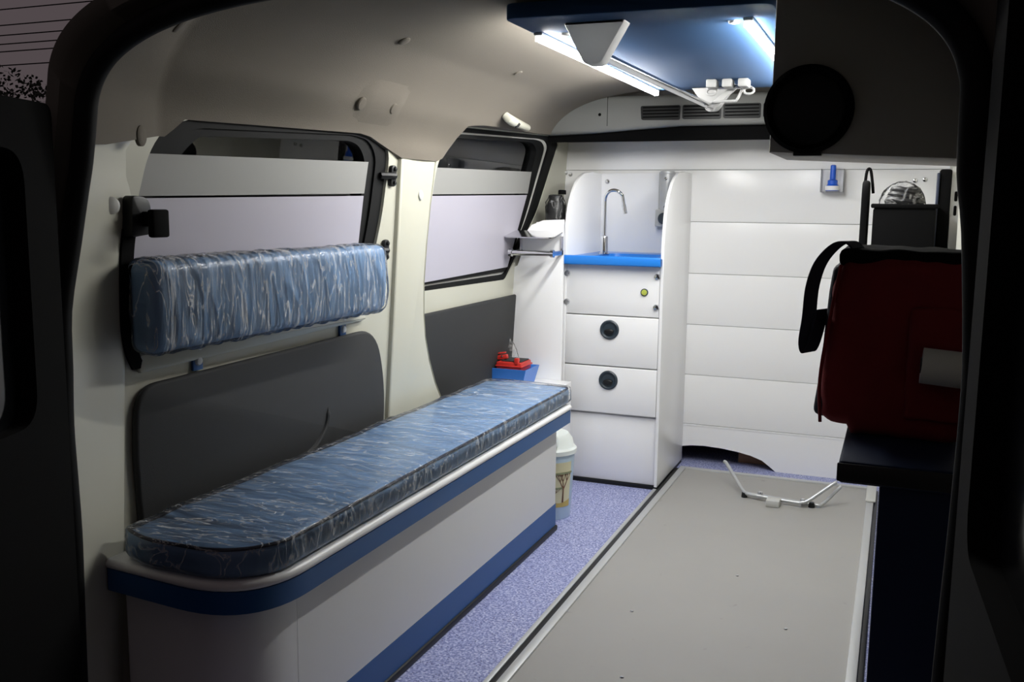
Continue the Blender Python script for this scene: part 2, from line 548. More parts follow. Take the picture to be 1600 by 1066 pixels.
rp = tag(obj('trim_6', g, 'cream', smooth=50), 'cream painted rear pillar at the left of the door opening', 'pillar', kind='structure')
g = G().lathe([(.015, 0), (.015, .003), (.011, .005)], (-1.2435, 1.266, 1.04), (.95, -.3, .06), 18)
obj('plug', g, 'greyp', rp)

# black door trim panels
P1 = fillet([(1.352, .40), (1.330, .60), (1.336, .712), (2.20, .722), (2.262, .56), (2.266, .40)], [.01, .08, .075, .085, .1, .01], 8)
g = G().prism(P1, ML, .0, .016, b=.008, seg=3)
t1 = tag(obj('trim_1', g, 'trimblk', smooth=50), 'black moulded door trim panel above the long bench', 'trim panel', kind='structure')
g = G().tube(smoothpath([ML(y, z, .016) for y, z in [(1.36, .446), (1.53, .442), (1.793, .443), (1.886, .451), (1.926, .465), (1.96, .495), (1.973, .519), (1.975, .55)]]), [.007] * 40 + [.004, .002, .0005], 8)
obj('crease', g, 'trimblk', t1)
g = G().prism(fillet([(2.45, .40), (2.45, .716), (3.36, .714), (3.42, .40)], [.0, .01, .02, .0]), ML, -.05, -.036, b=.006)
tag(obj('trim_2', g, 'trimblk'), 'black trim panel under the forward side window', 'trim panel', kind='structure')

# windows
def window(name, O, I, off, label, sheets, rings):
    t = thing(name, ML(sum(p[0] for p in O) / len(O), min(p[1] for p in O), off), label, 'window', kind='structure')
    for nm, a, b, w0, w1, m in rings:
        obj(nm, G().plate(mixp(O, I, a), [mixp(O, I, b)], ML, off + w0, off + w1), m, t, 30)
    obj('pane', G().plate(mixp(O, I, .9), [], ML, off - .026, off - .022), 'glass', t, 0)
    for nm, poly, m in sheets:
        obj(nm, G().prism(poly, ML, off + .002, off + .0035), m, t, 0)
    return t
window('window_1', O1, I1, -.008, 'black framed side window with frosted film behind the blue backrest',
       [('frosted_film', [(1.325, .79), (2.10, .79), (2.138, 1.0665), (1.335, 1.0525)], 'frost'),
        ('grey_overlay', [(1.337, 1.0565), (2.14, 1.0725), (2.155, 1.152), (1.372, 1.133)], 'band')],  # grey masking rectangle added over the window, no real film
       [('frame', 0, .55, -.03, 0, 'black'), ('inner_frame', .5, 1, -.03, -.006, 'black')])
window('window_2', O2, I2, -.058, 'smaller side window with frosted film beside the sink cabinet',
       [('frosted_film', [(2.585, .81), (3.27, .82), (3.42, 1.0845), (2.612, 1.0715)], 'frost'),
        ('grey_overlay', [(2.613, 1.0765), (3.426, 1.090), (3.452, 1.172), (2.638, 1.157)], 'band')],  # same added grey masking rectangle on the second window
       [('frame', 0, .42, -.03, .004, 'black'), ('frame_channel', .40, .66, -.03, -.006, 'greyp'), ('inner_frame', .62, 1, -.03, .0, 'black')])

# headliner
ZB = [(1.15, 1.135), (1.38, 1.14), (1.47, 1.200), (2.13, 1.220), (2.22, 1.195), (2.30, 1.168), (2.53, 1.168), (2.60, 1.205), (2.70, 1.282), (2.78, 1.292), (3.6, 1.318), (4.6, 1.318)]
def hpar(Y):
    k = min(1, max(0, (Y - 1.15) / .25))
    k2 = min(1, max(0, (Y - 2.9) / .5))
    return .615 + .09 * k + .04 * k2, .215 + .10 * k, 1.13 + .035 * k, 3 - .4 * k + .7 * k2
def hz(Y, x):
    a, h, z0, n = hpar(Y)
    return z0 + h * max(0, 1 - (abs(x - XC) / a) ** n) ** (1 / n)
def hx(Y, z):
    a, h, z0, n = hpar(Y)
    return XC - a * max(0, 1 - (max(0, z - z0) / h) ** n) ** (1 / n)
rows = []
ys = [1.15, 1.17, 1.20, 1.25, 1.30, 1.35, 1.385, 1.40, 1.415, 1.44, 1.47] + [1.5 + .05 * i for i in range(46)] + [3.9, 4.2, 4.6]
for Y in ys:
    a, h, z0, n = hpar(Y)
    zb = max(interp(ZB, Y), z0)
    tb = math.asin(min(1, ((zb - z0) / h) ** (n / 2)))
    row = []
    x0 = XC - a * math.cos(tb) ** (2 / n)
    row.append((min(x0 - .002, XW(zb) - .08 * min(1, max(0, (Y - 1.3) * 5))), Y, zb + .001))
    for i in range(29):
        t = tb + (math.pi / 2 - tb) * (i / 28) ** 1.35
        z_ = z0 + h * math.sin(t) ** (2 / n)
        lobe = .018 * max(0, 1 - abs(Y - 2.41) / .17) ** .5 * max(0, min(1, (1.25 - z_) / .06))
        row.append((XC - a * math.cos(t) ** (2 / n) + lobe, Y, z_))
    for i in range(27, -1, -1):
        t = (math.pi / 2) * (i / 28) ** 1.35
        row.append((XC + a * math.cos(t) ** (2 / n), Y, z0 + h * math.sin(t) ** (2 / n)))
    rows.append(row)
g = G().loft(rows)
ce = tag(obj('ceiling', g, 'headliner', smooth=24), 'curved beige grey headliner over the van cabin', 'ceiling', kind='structure')
def on_head(Y, x=None, z=None):
    if x is None: x = hx(Y, z)
    else: z = hz(Y, x)
    e = 1e-3
    if z > 1.34:
        nrm = Vector((-(hz(Y, x + e) - hz(Y, x - e)) / (2 * e), -(hz(Y + e, x) - hz(Y - e, x)) / (2 * e), 1))
    else:
        nrm = Vector((1, -(hx(Y + e, z) - hx(Y - e, z)) / (2 * e), -(hx(Y, z + e) - hx(Y, z - e)) / (2 * e))) * -1
    return Vector((x, Y, z)), -nrm.normalized()
for Y, x, z, r in PLUGS:
    p, nn = on_head(Y, x, z)
    g = G().lathe([(r, -.002), (r, .007), (r * .85, .0095), (r * .4, .010)] if 2.0 < Y < 2.3 else [(r, -.004), (r, .002), (r * .85, .004), (r * .4, .0045)], p, nn, 18)
    obj('plug', g, 'headliner', ce)
# raised pad on the headliner over the pillar
rows = []
for i in range(13):
    Y = 2.02 + .27 * i / 12
    row = []
    for j in range(9):
        z = 1.235 + .12 * j / 8
        p, nn = on_head(Y, None, z)
        k = min(1, min(i, 12 - i) / 3.0) * min(1, min(j, 8 - j) / 2.5)
        row.append(p + nn * (-.002 + .008 * k * k * (3 - 2 * k)))
    rows.append(row)
obj('pad', G().loft(rows), 'headliner', ce, 40)

# grab handle on the headliner
p0, n0 = on_head(2.90, None, 1.334); p1, n1 = on_head(3.20, None, 1.324)
t = thing('coat_handle', p0 * .5 + p1 * .5, 'small cream grip with a round hole above the forward side window', 'handle')
g = G().tube([p0 + n0 * .002, p0 + n0 * .018, p0 * .9 + p1 * .1 + n0 * .024, p0 * .1 + p1 * .9 + n1 * .022, p1 + n1 * .016, p1 + n1 * .002], [.012, .015, .016, .012, .010, .008], 12)
obj('grip', g, 'cream', t)
pm = p0 * .75 + p1 * .25
g = G().lathe([(.010, .012), (.010, .0415), (.007, .042)], pm, n0, 14)
obj('hole_cap', g, 'trimblk', t)

# right wall
def XR(z): return .20 - .06 * (z - .45)
g = G().prism([(1.15, 0), (4.6, 0), (4.6, 1.33), (1.15, 1.33)], lambda u, v, w_: (XR(v) + w_, u, v), 0, .05)
tag(obj('wall_right', g, 'cream'), 'shaded side wall behind the dark counter', 'wall', kind='structure')
g = G().box(-1.42, .3, 4.55, 4.6, 0, 1.5)
tag(obj('wall_cab', g, 'blackm'), 'dark void of the cab behind the white partition', 'wall', kind='structure')

# partition of white boards
YP = 3.842
wf = thing('wall_front', (-.55, YP, 0), 'white partition of horizontal boards at the front of the cabin', 'partition', kind='structure')
zj = [0.0, .164, .369, .575, .782, .988, 1.192, 1.307]
arch = [(-.40, 0.0), (-.425, .020), (-.455, .041), (-.50, .056), (-.558, .067), (-.62, .074), (-.688, .077), (-.74, .074), (-.788, .066), (-.85, .05), (-.90, .02), (-.91, 0.0)]
for i in range(7):
    z0, z1 = zj[i] + .0007, zj[i + 1] - .0007
    if i == 0:
        poly = [(.16, 0), (.16, z1), (-1.32, z1), (-1.32, 0)] + arch[::-1]
        g = G().plate(poly, [], MXZ, YP, YP + .015)
        g2 = G().prism([(.16, z1 - .006), (.16, z1), (-1.32, z1), (-1.32, z1 - .006)], MXZ, YP - .002, YP)
        g.add(g2.v, g2.f)
    else:
        g = G().prism([(-1.32, z0), (.16, z0), (.16, z1), (-1.32, z1)], MXZ, YP, YP + .015, b=.0025, seg=2)
    obj('board', g, 'white', wf, 35)
obj('backing', G().box(-1.32, .16, YP + .016, YP + .022, .09, 1.30), 'greyp', wf)
for x, z in [(-1.327 + .02, 1.180), (-1.285, 1.174), (.042, 1.15), (.075, 1.154)]:
    screw(wf, (x, YP, z), (0, -1, 0), .009, .005)
g = G().box(-.56, -.38, 3.93, 3.98, 0, .10, .003)
tag(obj('wood_block', g, 'wood'), 'brown wooden block behind the arched cut-out of the partition', 'block')

# console over the partition
cz0 = [(-1.29, 1.315), (-1.1, 1.322), (-.95, 1.332), (-.78, 1.343), (-.5, 1.343), (.15, 1.343)]
out = [(x, z) for x, z in cz0] + [(.15, 1.455), (-1.1, 1.455), (-1.20, 1.445), (-1.255, 1.425), (-1.285, 1.39), (-1.295, 1.35)]
g = G().prism(out, MXZ, 3.55, 3.615, b=.014, seg=3)
co = tag(obj('overhead_console', g, 'console', smooth=50), 'grey overhead console with air vents above the partition', 'console')
for k, (x0, x1) in enumerate([(-.915, -.770), (-.762, -.622), (-.614, -.482), (-.474, -.345)]):
    q = fillet([(x0, 1.364), (x1, 1.362), (x1, 1.415), (x0 - (.004 if k == 0 else 0), 1.415)], .008, 4)
    v_ = obj('air_vent', G().prism(q, MXZ, 3.5465, 3.552), 'blackp', co)
    for j in range(4):
        z = 1.372 + .0115 * j
        obj('slat', G().box(x0 + .006, x1 - .006, 3.5435, 3.5475, z, z + .004), 'blackm', v_)
g = G().lathe([(.006, 0), (.005, .003)], (-1.077, 3.55, 1.388), (0, -1, 0), 12)
obj('screw_hole', g, 'blackm', co)
obj('panel_joint', G().box(-1.0475, -1.0460, 3.5490, 3.552, 1.345, 1.452), 'blackm', co)
g = G().box(-1.30, .16, 3.60, 3.612, 1.291, 1.40)  # matt black sheet stands in for the dark open gap here
tag(obj('gap_sheet', g, 'blackm'), 'black sheet standing in for the dark gap between the console and the partition', 'trim panel', kind='structure')

# rear opening seal
Lp = [(interp(sealx, z) - .006, 1.145, z) for z in (0.0, .12, .236, .4, .5, .6, .683, .78, .873, .98, 1.06, 1.11)]
Tp = []
for i in range(0, 41):
    t = math.pi * i / 40
    c_, s_ = math.cos(t), math.sin(t)
    Tp.append((XC - .618 * math.copysign(abs(c_) ** (2 / 3), c_), 1.145, 1.135 + .213 * abs(s_) ** (2 / 3)))
Rp = [(.069, 1.145, 1.09), (.078, 1.145, 1.027), (.088, 1.145, .903), (.090, 1.145, .841), (.088, 1.145, .696), (.083, 1.145, .5), (.08, 1.145, .2), (.08, 1.145, 0.0)]
sp = smoothpath(Lp + Tp[1:-1] + Rp, 3)
tag(obj('trim_4', G().tube(sp, .017, 10), 'black'), 'black rubber weatherstrip around the rear door opening', 'weatherstrip', kind='structure')
# outer body frame around the opening
def frame_loop(d, y):
    return [(XC + (p[0] - XC) * (1 + d / .62), y, p[2] + (d if p[2] > 1.1 else d * max(0, (p[2] - .9) / .2))) for p in sp]
g = G().loft([frame_loop(.012, 1.15), frame_loop(.026, 1.12), frame_loop(.048, 1.12), frame_loop(.055, 1.20)])
tag(obj('trim_5', g, 'doorolive', smooth=60), 'painted body frame around the rear door opening', 'door frame', kind='structure')

# rear doors, swung open
def rear_door(name, hinge, d, out, label, width=.62, zt=1.19):
    d = Vector((d[0], d[1], 0)).normalized(); n_ = Vector((d.y, -d.x, 0)) * out
    H = Vector((hinge[0], hinge[1], 0))
    mp = lambda u, v, w_: tuple(H + d * u + n_ * w_ + Vector((0, 0, v)))
    t = thing(name, (hinge[0], hinge[1], -.05), label, 'door', kind='structure')
    o_ = fillet([(0, -.05), (width, -.05), (width, zt), (0, zt)], [.02, .05, .10, .02])
    i_ = fillet([(.08, .72), (width - .08, .72), (width - .08, zt - .07), (.08, zt - .07)], .05)
    obj('leaf', G().plate(o_, [i_], mp, 0, .05), 'doorin', t, 30)
    obj('pane', G().prism(i_, mp, .02, .025), 'darkglass', t)
    obj('trim_panel', G().prism(fillet([(.05, .05), (width - .05, .05), (width - .05, .64), (.05, .64)], .05), mp, -.012, 0, b=.006), 'blackp', t)
    obj('window_seal', G().tube([mp(u, v, 0) for u, v in i_], .010, 8, closed=True), 'black', t)
    obj('handle', G().tube([mp(width * .5 - .08, .56, -.012), mp(width * .5 - .08, .56, -.04), mp(width * .5 + .08, .56, -.04), mp(width * .5 + .08, .56, -.012)], .009, 8), 'blackp', t)
    obj('latch', G().prism(fillet([(width - .07, .66), (width - .03, .66), (width - .03, .71), (width - .07, .71)], .008), mp, -.014, 0), 'steel', t)
    return t
rear_door('door_1', (-1.235, 1.085), (.30, -.95), -1, 'dark inner face of the open rear door on the bench side')
rear_door('door_2', (.125, 1.085), (.05, -1), 1, 'dark inner face of the open rear door on the counter side', zt=1.45)

# ------------------------------------------------------------------ bench
XB0, XB1, YB0, YB1 = -1.275, -.98, 1.255, 2.84
bl = thing('bench', ((XB0 + XB1) / 2, (YB0 + YB1) / 2, 0), 'long grey box bench with blue bands and white edging along the wall', 'bench')
def bench_out(d, r=.13):
    x0, x1, y0, y1 = XB0, XB1 + d, YB0 - d, YB1 + d * .45
    return fillet([(x0, y0 + .03), (x1, y0), (x1, y1), (x0, y1)], [.01, r + d, .006 if d < .02 else .015, .004], 12)
obj('body', G().prism(bench_out(0), MXY, .022, .366), 'bench', bl, 30)
obj('blue_base', G().prism(bench_out(.002), MXY, .018, .090), 'navy', bl, 30)
obj('kick_strip', G().prism(bench_out(.008), MXY, 0, .018, b=.005), 'blackp', bl, 40)
obj('blue_band', G().prism(bench_out(.042), MXY, .360, .400), 'navy', bl, 30)
obj('white_edging', G().prism(bench_out(.045), MXY, .400, .418, b=.0085, seg=4), 'whitep', bl, 50)
obj('overlay_panel', G().prism([(1.40, .090), (2.834, .090), (2.834, .345), (1.40, .345)], MYZ, XB1, XB1 + .0004), 'vinyl', bl, 0)  # added overlay for a flat masking rectangle, no real bench part

def cushion_warp(d):
    x1 = -.946 + d; r = .12
    def near(x):
        y = 1.232 - d
        if x < -1.15: y += .10 * ((-1.15 - x) / .1) ** 1.6 * .35
        k = x - (x1 - r)
        if k > 0: y += r - math.sqrt(max(0, r * r - min(k, r) ** 2))
        return y
    return near
def make_bench_cushion():
    t = thing('seat_cushion', (-1.10, 2.05, .418), 'long blue seat cushion wrapped in clear plastic on the bench', 'cushion')
    y0, y1 = 1.232, 2.862
    nr_ = cushion_warp(0)
    def fn(p, nr):
        tt = (p.y - y0) / (y1 - y0)
        yy = nr_(p.x)
        q = Vector((p.x, yy + tt * (y1 - yy), p.z))
        if nr.z > .5 and p.z > .45:
            n_ = noise.noise(Vector((q.x * 3, q.y * 9, 0))) * .0035 + noise.noise(Vector((q.x * 8, q.y * 26, 3))) * .0018
            q.z += n_ + .004 * math.sin(max(0, min(1, (q.x + 1.24) / .28)) * math.pi)
        return q
    g = G().rbox(-1.243, -.946, y0, y1, .4185, .470, .012, 24, 110, 8, fn)
    obj('pad', g, 'upholstery', t, 80)
    # welt along the top rim
    out = [(-1.236 + (.289) * math.sin(i / 40 * math.pi / 2), nr_(-1.236 + (.289) * math.sin(i / 40 * math.pi / 2)) + .003) for i in range(41)]
    out += [(-.947, 2.0), (-.947, 2.84), (-.955, 2.858), (-1.23, 2.858), (-1.239, 2.84), (-1.239, 2.0)]
    obj('welt', G().tube([(x, y, .4715) for x, y in out], .0032, 6, closed=True), 'piping', t)
    nw = cushion_warp(.004)
    def fw(p, nr):
        tt = (p.y - (y0 - .004)) / (y1 - y0 + .008)
        yy = nw(p.x)
        q = Vector((p.x, yy + tt * (y1 + .004 - yy), p.z))
        a = noise.noise(Vector((q.x * 5, q.y * 14, q.z * 5))) * .0022 + abs(noise.noise(Vector((q.x * 9 + q.y * 6, q.y * 34, q.z * 12)))) * .0035
        if nr.z > .5: a += .003 + .004 * math.sin(max(0, min(1, (q.x + 1.24) / .28)) * math.pi) + noise.noise(Vector((q.x * 3, q.y * 9, 0))) * .0035
        if nr.z < -.3: return q
        return q + nr * max(.0006, a + .001)
    g = G().rbox(-1.247, -.942, y0 - .004, y1 + .004, .420, .4735, .014, 36, 230, 10, fw)
    obj('plastic_wrap', g, 'wrap', t, 80)
make_bench_cushion()

def make_backrest():
    x0, x1, y0, y1, z0, z1 = -1.252, -1.190, 1.302, 2.115, .781, .945
    t = thing('backrest_cushion', ((x0 + x1) / 2, 1.71, .722), 'blue padded backrest in crinkled plastic wrap mounted below the window', 'backrest')
    def fn(p, nr):
        q = p.copy()
        k = (p.y - y0) / (y1 - y0)
        q.z += .010 * (k - .5) * 0
        if nr.x > .3:
            q.x += .006 * math.sin(max(0, min(1, (p.z - z0) / (z1 - z0))) * math.pi) + noise.noise(Vector((p.y * 22, p.z * 4, 1))) * .003
        return q
    g = G().rbox(x0, x1, y0, y1, z0, z1, .020, 12, 80, 20, fn)
    obj('pad', g, 'upholstery2', t, 80)
    pts = fillet([(y0 + .012, z0 + .004), (y1 - .012, z0 + .004), (y1 - .003, z1 - .012), (y0 + .006, z1 - .006)], .03, 6)
    obj('welt', G().tube([(x1 - .014, y, z) for y, z in pts], .003, 6, closed=True), 'piping', t)
    def fw(p, nr):
        q = p.copy()
        q.z += 0
        ridge = abs(noise.noise(Vector((p.y * 26 + p.z * 7, p.z * 5, p.x * 6))))
        a = .002 + .0045 * (1 - min(1, ridge * 4)) * .7 + noise.noise(Vector((p.y * 60, p.z * 30, p.x * 30))) * .0012
        if nr.x > .3: a += .006 * math.sin(max(0, min(1, (p.z - z0) / (z1 - z0))) * math.pi)
        return q + nr * max(.001, a)
    g = G().rbox(x0 - .002, x1 + .002, y0 - .002, y1 + .002, z0 - .002, z1 + .002, .021, 18, 210, 40, fw)
    obj('plastic_wrap', g, 'wrap2', t, 80)
    for y in (1.508, 2.046):
        b_ = obj('bracket', G().box(XW(.75), XW(.75) + .006, y - .014, y + .014, .716, .90, .001).box(XW(.85), x0 + .01, y - .014, y + .014, .84, .87, .001), 'navy', t)
        for z in (.735, .765):
            screw(b_, (XW(z) + .006, y, z), (1, 0, 0), .0095, .006, 'whitep', 'bolt')
make_backrest()

# seat-belt guide and strap by the rear pillar
t = thing('belt_guide', (-1.24, 1.325, .985), 'black belt guide with hanging strap beside the rear side window', 'belt guide')
obj('bracket', G().prism(fillet([(1.30, .985), (1.35, .99), (1.345, 1.055), (1.30, 1.058)], [.008, .008, .03, .01]), ML, .012, .035, b=.003), 'blackp', t)
obj('hook', G().box(-1.245, -1.205, 1.322, 1.352, 1.004, 1.03, .004).box(-1.215, -1.20, 1.318, 1.358, .985, 1.034, .004), 'blackm', t)
st = smoothpath([ML(1.318, 1.0, .014), ML(1.314, .95, .012), ML(1.315, .88, .011), ML(1.318, .82, .011), ML(1.330, .775, .010), ML(1.348, .745, .008)], 5)
rows = []
for p in st:
    rows.append([p + Vector((0, -.02, 0)), p + Vector((.003, -.018, 0)), p + Vector((.003, .012, 0)), p + Vector((0, .014, 0))])
obj('strap', G().loft(rows), 'blackm', t)

# window catches
for Y, z, lab in [(2.262, 1.12, 'upper black window catch on the pillar between the windows'), (2.240, .925, 'lower black window catch beside the backrest end')]:
    t = thing('window_catch', ML(Y, z - .03, .0), lab, 'window catch', 'window catches')
    obj('plate', G().prism(fillet([(Y - .012, z - .028), (Y + .016, z - .028), (Y + .016, z + .028), (Y - .012, z + .028)], .012), ML, .0, .012, b=.004), 'blackp', t)
    obj('arm', G().tube([ML(Y - .045, z, -.004), ML(Y - .02, z, .012), ML(Y, z, .014)], .009, 8), 'blackp', t)
    for dz in (-.018, .018):
        screw(t, ML(Y + .002, z + dz, .012), (1, 0, 0), .006, .005, 'blackp')

# ------------------------------------------------------------------ sink cabinet
CX0, CX1, CY = -1.158, -.777, 3.40
sc = thing('sink_cabinet', ((CX0 + CX1) / 2, 3.62, 0), 'tall white sink cabinet with drawers and a bright blue basin', 'cabinet')
prof = [(CY, .012), (YP, .012), (YP, 1.178), (3.70, 1.180), (3.60, 1.172), (3.545, 1.155), (3.50, 1.132), (3.46, 1.095), (3.43, 1.055), (3.412, 1.01), (3.40, .95), (3.395, .88), (3.395, .83)]
obj('side_panel', G().prism(prof, MYZ, CX1 - .012, CX1, b=.002), 'white', sc, 40)
obj('side_panel', G().prism([(y, z) for y, z in prof], MYZ, CX0, CX0 + .012, b=.002), 'white', sc, 40)
obj('splash_back', G().box(CX0 + .012, CX1 - .012, 3.828, YP, .80, 1.178), 'white', sc)
def front(name, z0, z1, dy=0, b=.004):
    return obj(name, G().box(CX0 + .012, CX1 - .013, CY + dy, CY + .02 + dy, z0, z1, b), 'white', sc, 40)
ap = front('apron_panel', .646, .836)
d1 = front('drawer', .456, .6425, -.002)
d2 = front('drawer', .276, .4525, -.002)
lp = front('lower_panel', .014, .2685, .012)
obj('carcass', G().box(CX0 + .012, CX1 - .012, CY + .022, 3.82, .014, .80), 'whitep', sc)
obj('plinth', G().box(CX0 + .002, CX1 - .001, CY + .004, YP - .004, 0, .013), 'blackp', sc)
for d, z in ((d1, .593), (d2, .403)):
    g = G().lathe([(.036, 0), (.036, .005), (.032, .008), (.026, .006), (.024, .003), (.010, .003)], (-.973, CY - .002, z), (0, -1, 0), 32)
    h_ = obj('round_catch', g, 'slate', d)
    obj('finger_lip', G().lathe([(.016, 0), (.016, .009), (.012, .0115), (.006, .012)], (-.973, CY - .004, z - .006), (0, -1, 0), 20, sx=1.1, sy=.6), 'blackp', d)
for x, z in [(-1.143, .796), (-.801, .795), (-1.143, .690), (-.801, .684)]:
    screw(ap, (x, CY, z), (0, -1, 0), .012, .007, 'chrome', 'knob_screw')
bt = obj('button_ring', G().lathe([(.014, 0), (.014, .004), (.010, .005)], (-.846, CY, .737), (0, -1, 0), 20), 'slate', ap)
obj('push_button', G().lathe([(.0105, .004), (.010, .007), (.004, .008)], (-.846, CY, .737), (0, -1, 0), 20), 'button', ap)
# basin: tray with a rim and a bowl
bx0, bx1, by0, by1 = CX0 + .004, CX1 - .004, 3.362, 3.826
rim = [(bx0, by0), (bx1, by0), (bx1, 3.388), (CX1 - .013, 3.388), (CX1 - .013, by1), (CX0 + .013, by1), (CX0 + .013, 3.388), (bx0, 3.388)]
bowl = fillet([(bx0 + .09, by0 + .05), (bx1 - .045, by0 + .05), (bx1 - .045, by1 - .13), (bx0 + .09, by1 - .13)], .05, 6)
bs = obj('basin', G().plate(rim, [bowl], MXY, .834, .860), 'basin', sc, 30)
rows = []
for k, zz in ((1, .860), (.985, .846), (.95, .81), (.86, .795), (.4, .79), (.02, .789)):
    cx_, cy_ = (bx0 + bx1) / 2 + .02, (by0 + by1) / 2 - .04
    rows.append([(cx_ + (x - cx_) * k, cy_ + (y - cy_) * k, zz) for x, y in bowl])
obj('bowl', G().loft(rows, True), 'basin', bs, 50)
obj('rim_edge', G().prism(fillet([(bx0, by0 - .002), (bx1, by0 - .002), (bx1, by0 + .014), (bx0, by0 + .014)], .004), MXY, .832, .866, b=.005), 'basin', bs, 50)
# faucet
fx, fy = -1.062, 3.60
fa = obj('faucet', G().lathe([(.022, .859), (.022, .864), (.015, .867), (.0145, .925), (.013, .930), (.008, .932)], (fx, fy, 0), (0, 0, 1), 20), 'chrome', sc)
path = [(fx, fy, .925), (fx, fy, 1.06)] + [(fx + .037 - .037 * math.cos(a), fy - .01 * math.sin(a), 1.065 + .042 * math.sin(a)) for a in [math.pi * i / 14 for i in range(0, 13)]] + [(fx + .077, fy - .004, 1.045)]
obj('spout', G().tube(smoothpath(path, 3), .0062, 12), 'chrome', fa)
obj('nozzle', G().tube([(fx + .076, fy - .004, 1.052), (fx + .083, fy - .004, 1.018)], .0075, 12), 'chrome', fa)
screw(sc, (-1.121, 3.828, 1.145), (0, -1, 0), .010, .006)

# dispenser on the splash back
t = thing('soap_dispenser', (-.868, 3.80, .955), 'silver dispenser with round knob hung inside the sink cabinet', 'dispenser')
obj('back_plate', G().prism(fillet([(-.905, .985), (-.888, .985), (-.888, .955), (-.825, .955), (-.825, 1.185), (-.905, 1.185), (-.905, 1.035)][:1] + [(-.905, .955), (-.825, .955), (-.825, 1.183), (-.905, 1.183)], .004, 3), MXZ, 3.818, 3.827), 'alu', t)
obj('cylinder', G().lathe([(.026, 1.03), (.026, 1.175), (.028, 1.177), (.028, 1.185), (.02, 1.187)], (-.865, 3.79, 0), (0, 0, 1), 24), 'alu', t)
obj('body', G().box(-.905, -.832, 3.77, 3.818, .968, 1.035, .004), 'greyp', t)
obj('knob', G().lathe([(.023, 0), (.023, .012), (.019, .016), (.01, .016)], (-.868, 3.77, 1.0), (0, -1, 0), 24), 'slate', t)
screw(t, (-.865, 3.764, 1.155), (0, -1, 0), .007, .004)
screw(t, (-.865, 3.764, 1.045), (0, -1, 0), .006, .004)

# white side shelf panel and low box
sh = [(-1.400, .0), (-1.400, .781), (-1.39, .803), (-1.365, .815), (-1.352, .85), (-1.335, .94), (-1.308, .972), (-1.262, .990), (-1.163, .994), (-1.163, 0)]
sh = [(x * 3.33 / 3.45, 1.05 + (z - 1.05) * 3.33 / 3.45 if z > .1 else z) for x, z in sh]
sh[-1] = (-1.138, 0); sh[-2] = (-1.138, sh[-2][1])
g = G().prism(sh, MXZ, 3.33, 3.345, b=.002)
tag(obj('side_board', g, 'white', smooth=40), 'white curved board between the side window and the sink cabinet', 'board')
g = G().box(-1.25, -1.163, 3.346, 3.84, .965, .985, .002)
tag(obj('corner_shelf', g, 'white'), 'white corner shelf behind the curved board', 'shelf')
g = G().box(-1.345, -1.095, 3.085, 3.329, 0, .400, .003)
tag(obj('low_box', g, 'white'), 'low white box behind the bench end carrying the blue tray', 'box')

# paper holder
t = thing('paper_holder', (-1.22, 3.33, .868), 'chrome roll holder with flat cover on the curved white board', 'paper holder')
obj('cover', G().prism(fillet([(-1.325, 3.21), (-1.135, 3.21), (-1.135, 3.33), (-1.325, 3.33)], .02), lambda u, v, w_: (u, v, w_ + .02 * (v - 3.21) / .12), .930, .934), 'chrome', t, 40)
obj('bar', G().lathe([(.014, 0), (.014, .012), (.010, .014), (.010, .158), (.014, .160), (.014, .172)], (-1.308, 3.225, .876), (1, 0, 0), 18), 'chrome', t)
for x in (-1.300, -1.140):
    obj('arm', G().box(x - .003, x + .003, 3.22, 3.33, .868, .884).box(x - .003, x + .003, 3.318, 3.33, .868, .935), 'chrome', t)
obj('back_plate', G().box(-1.305, -1.142, 3.326, 3.3299, .878, .935, .001), 'white', t)

# dark flask in crinkled film behind the board
t = thing('dark_flask', (-1.215, 3.46, .985), 'dark flask in shiny film standing on the corner shelf', 'flask')
obj('body', G().lathe([(.034, 0), (.036, .008), (.036, .06), (.03, .075), (.026, .08), (.026, .098), (.022, .102)], (-1.215, 3.46, .985), (0, 0, 1), 20), 'blackp', t)
gf = G()
rows = []
for i in range(12):
    rr = .039 if i < 9 else .033 - .004 * (i - 9)
    rows.append([(-1.215 + (rr + .004 * noise.noise(Vector((math.cos(a) * 4, math.sin(a) * 4, i * .7)))) * math.cos(a), 3.46 + (rr + .004 * noise.noise(Vector((math.cos(a) * 4, math.sin(a) * 4, i * .7)))) * math.sin(a), .986 + .009 * i) for a in [2 * math.pi * k / 28 for k in range(28)]])
obj('film', G().loft(rows, True), 'bagfilm', t, 80)
obj('cap', G().lathe([(.015, 0), (.015, .014), (.011, .017)], (-1.19, 3.46, 1.088), (0, 0, 1), 16), 'blackm', t)

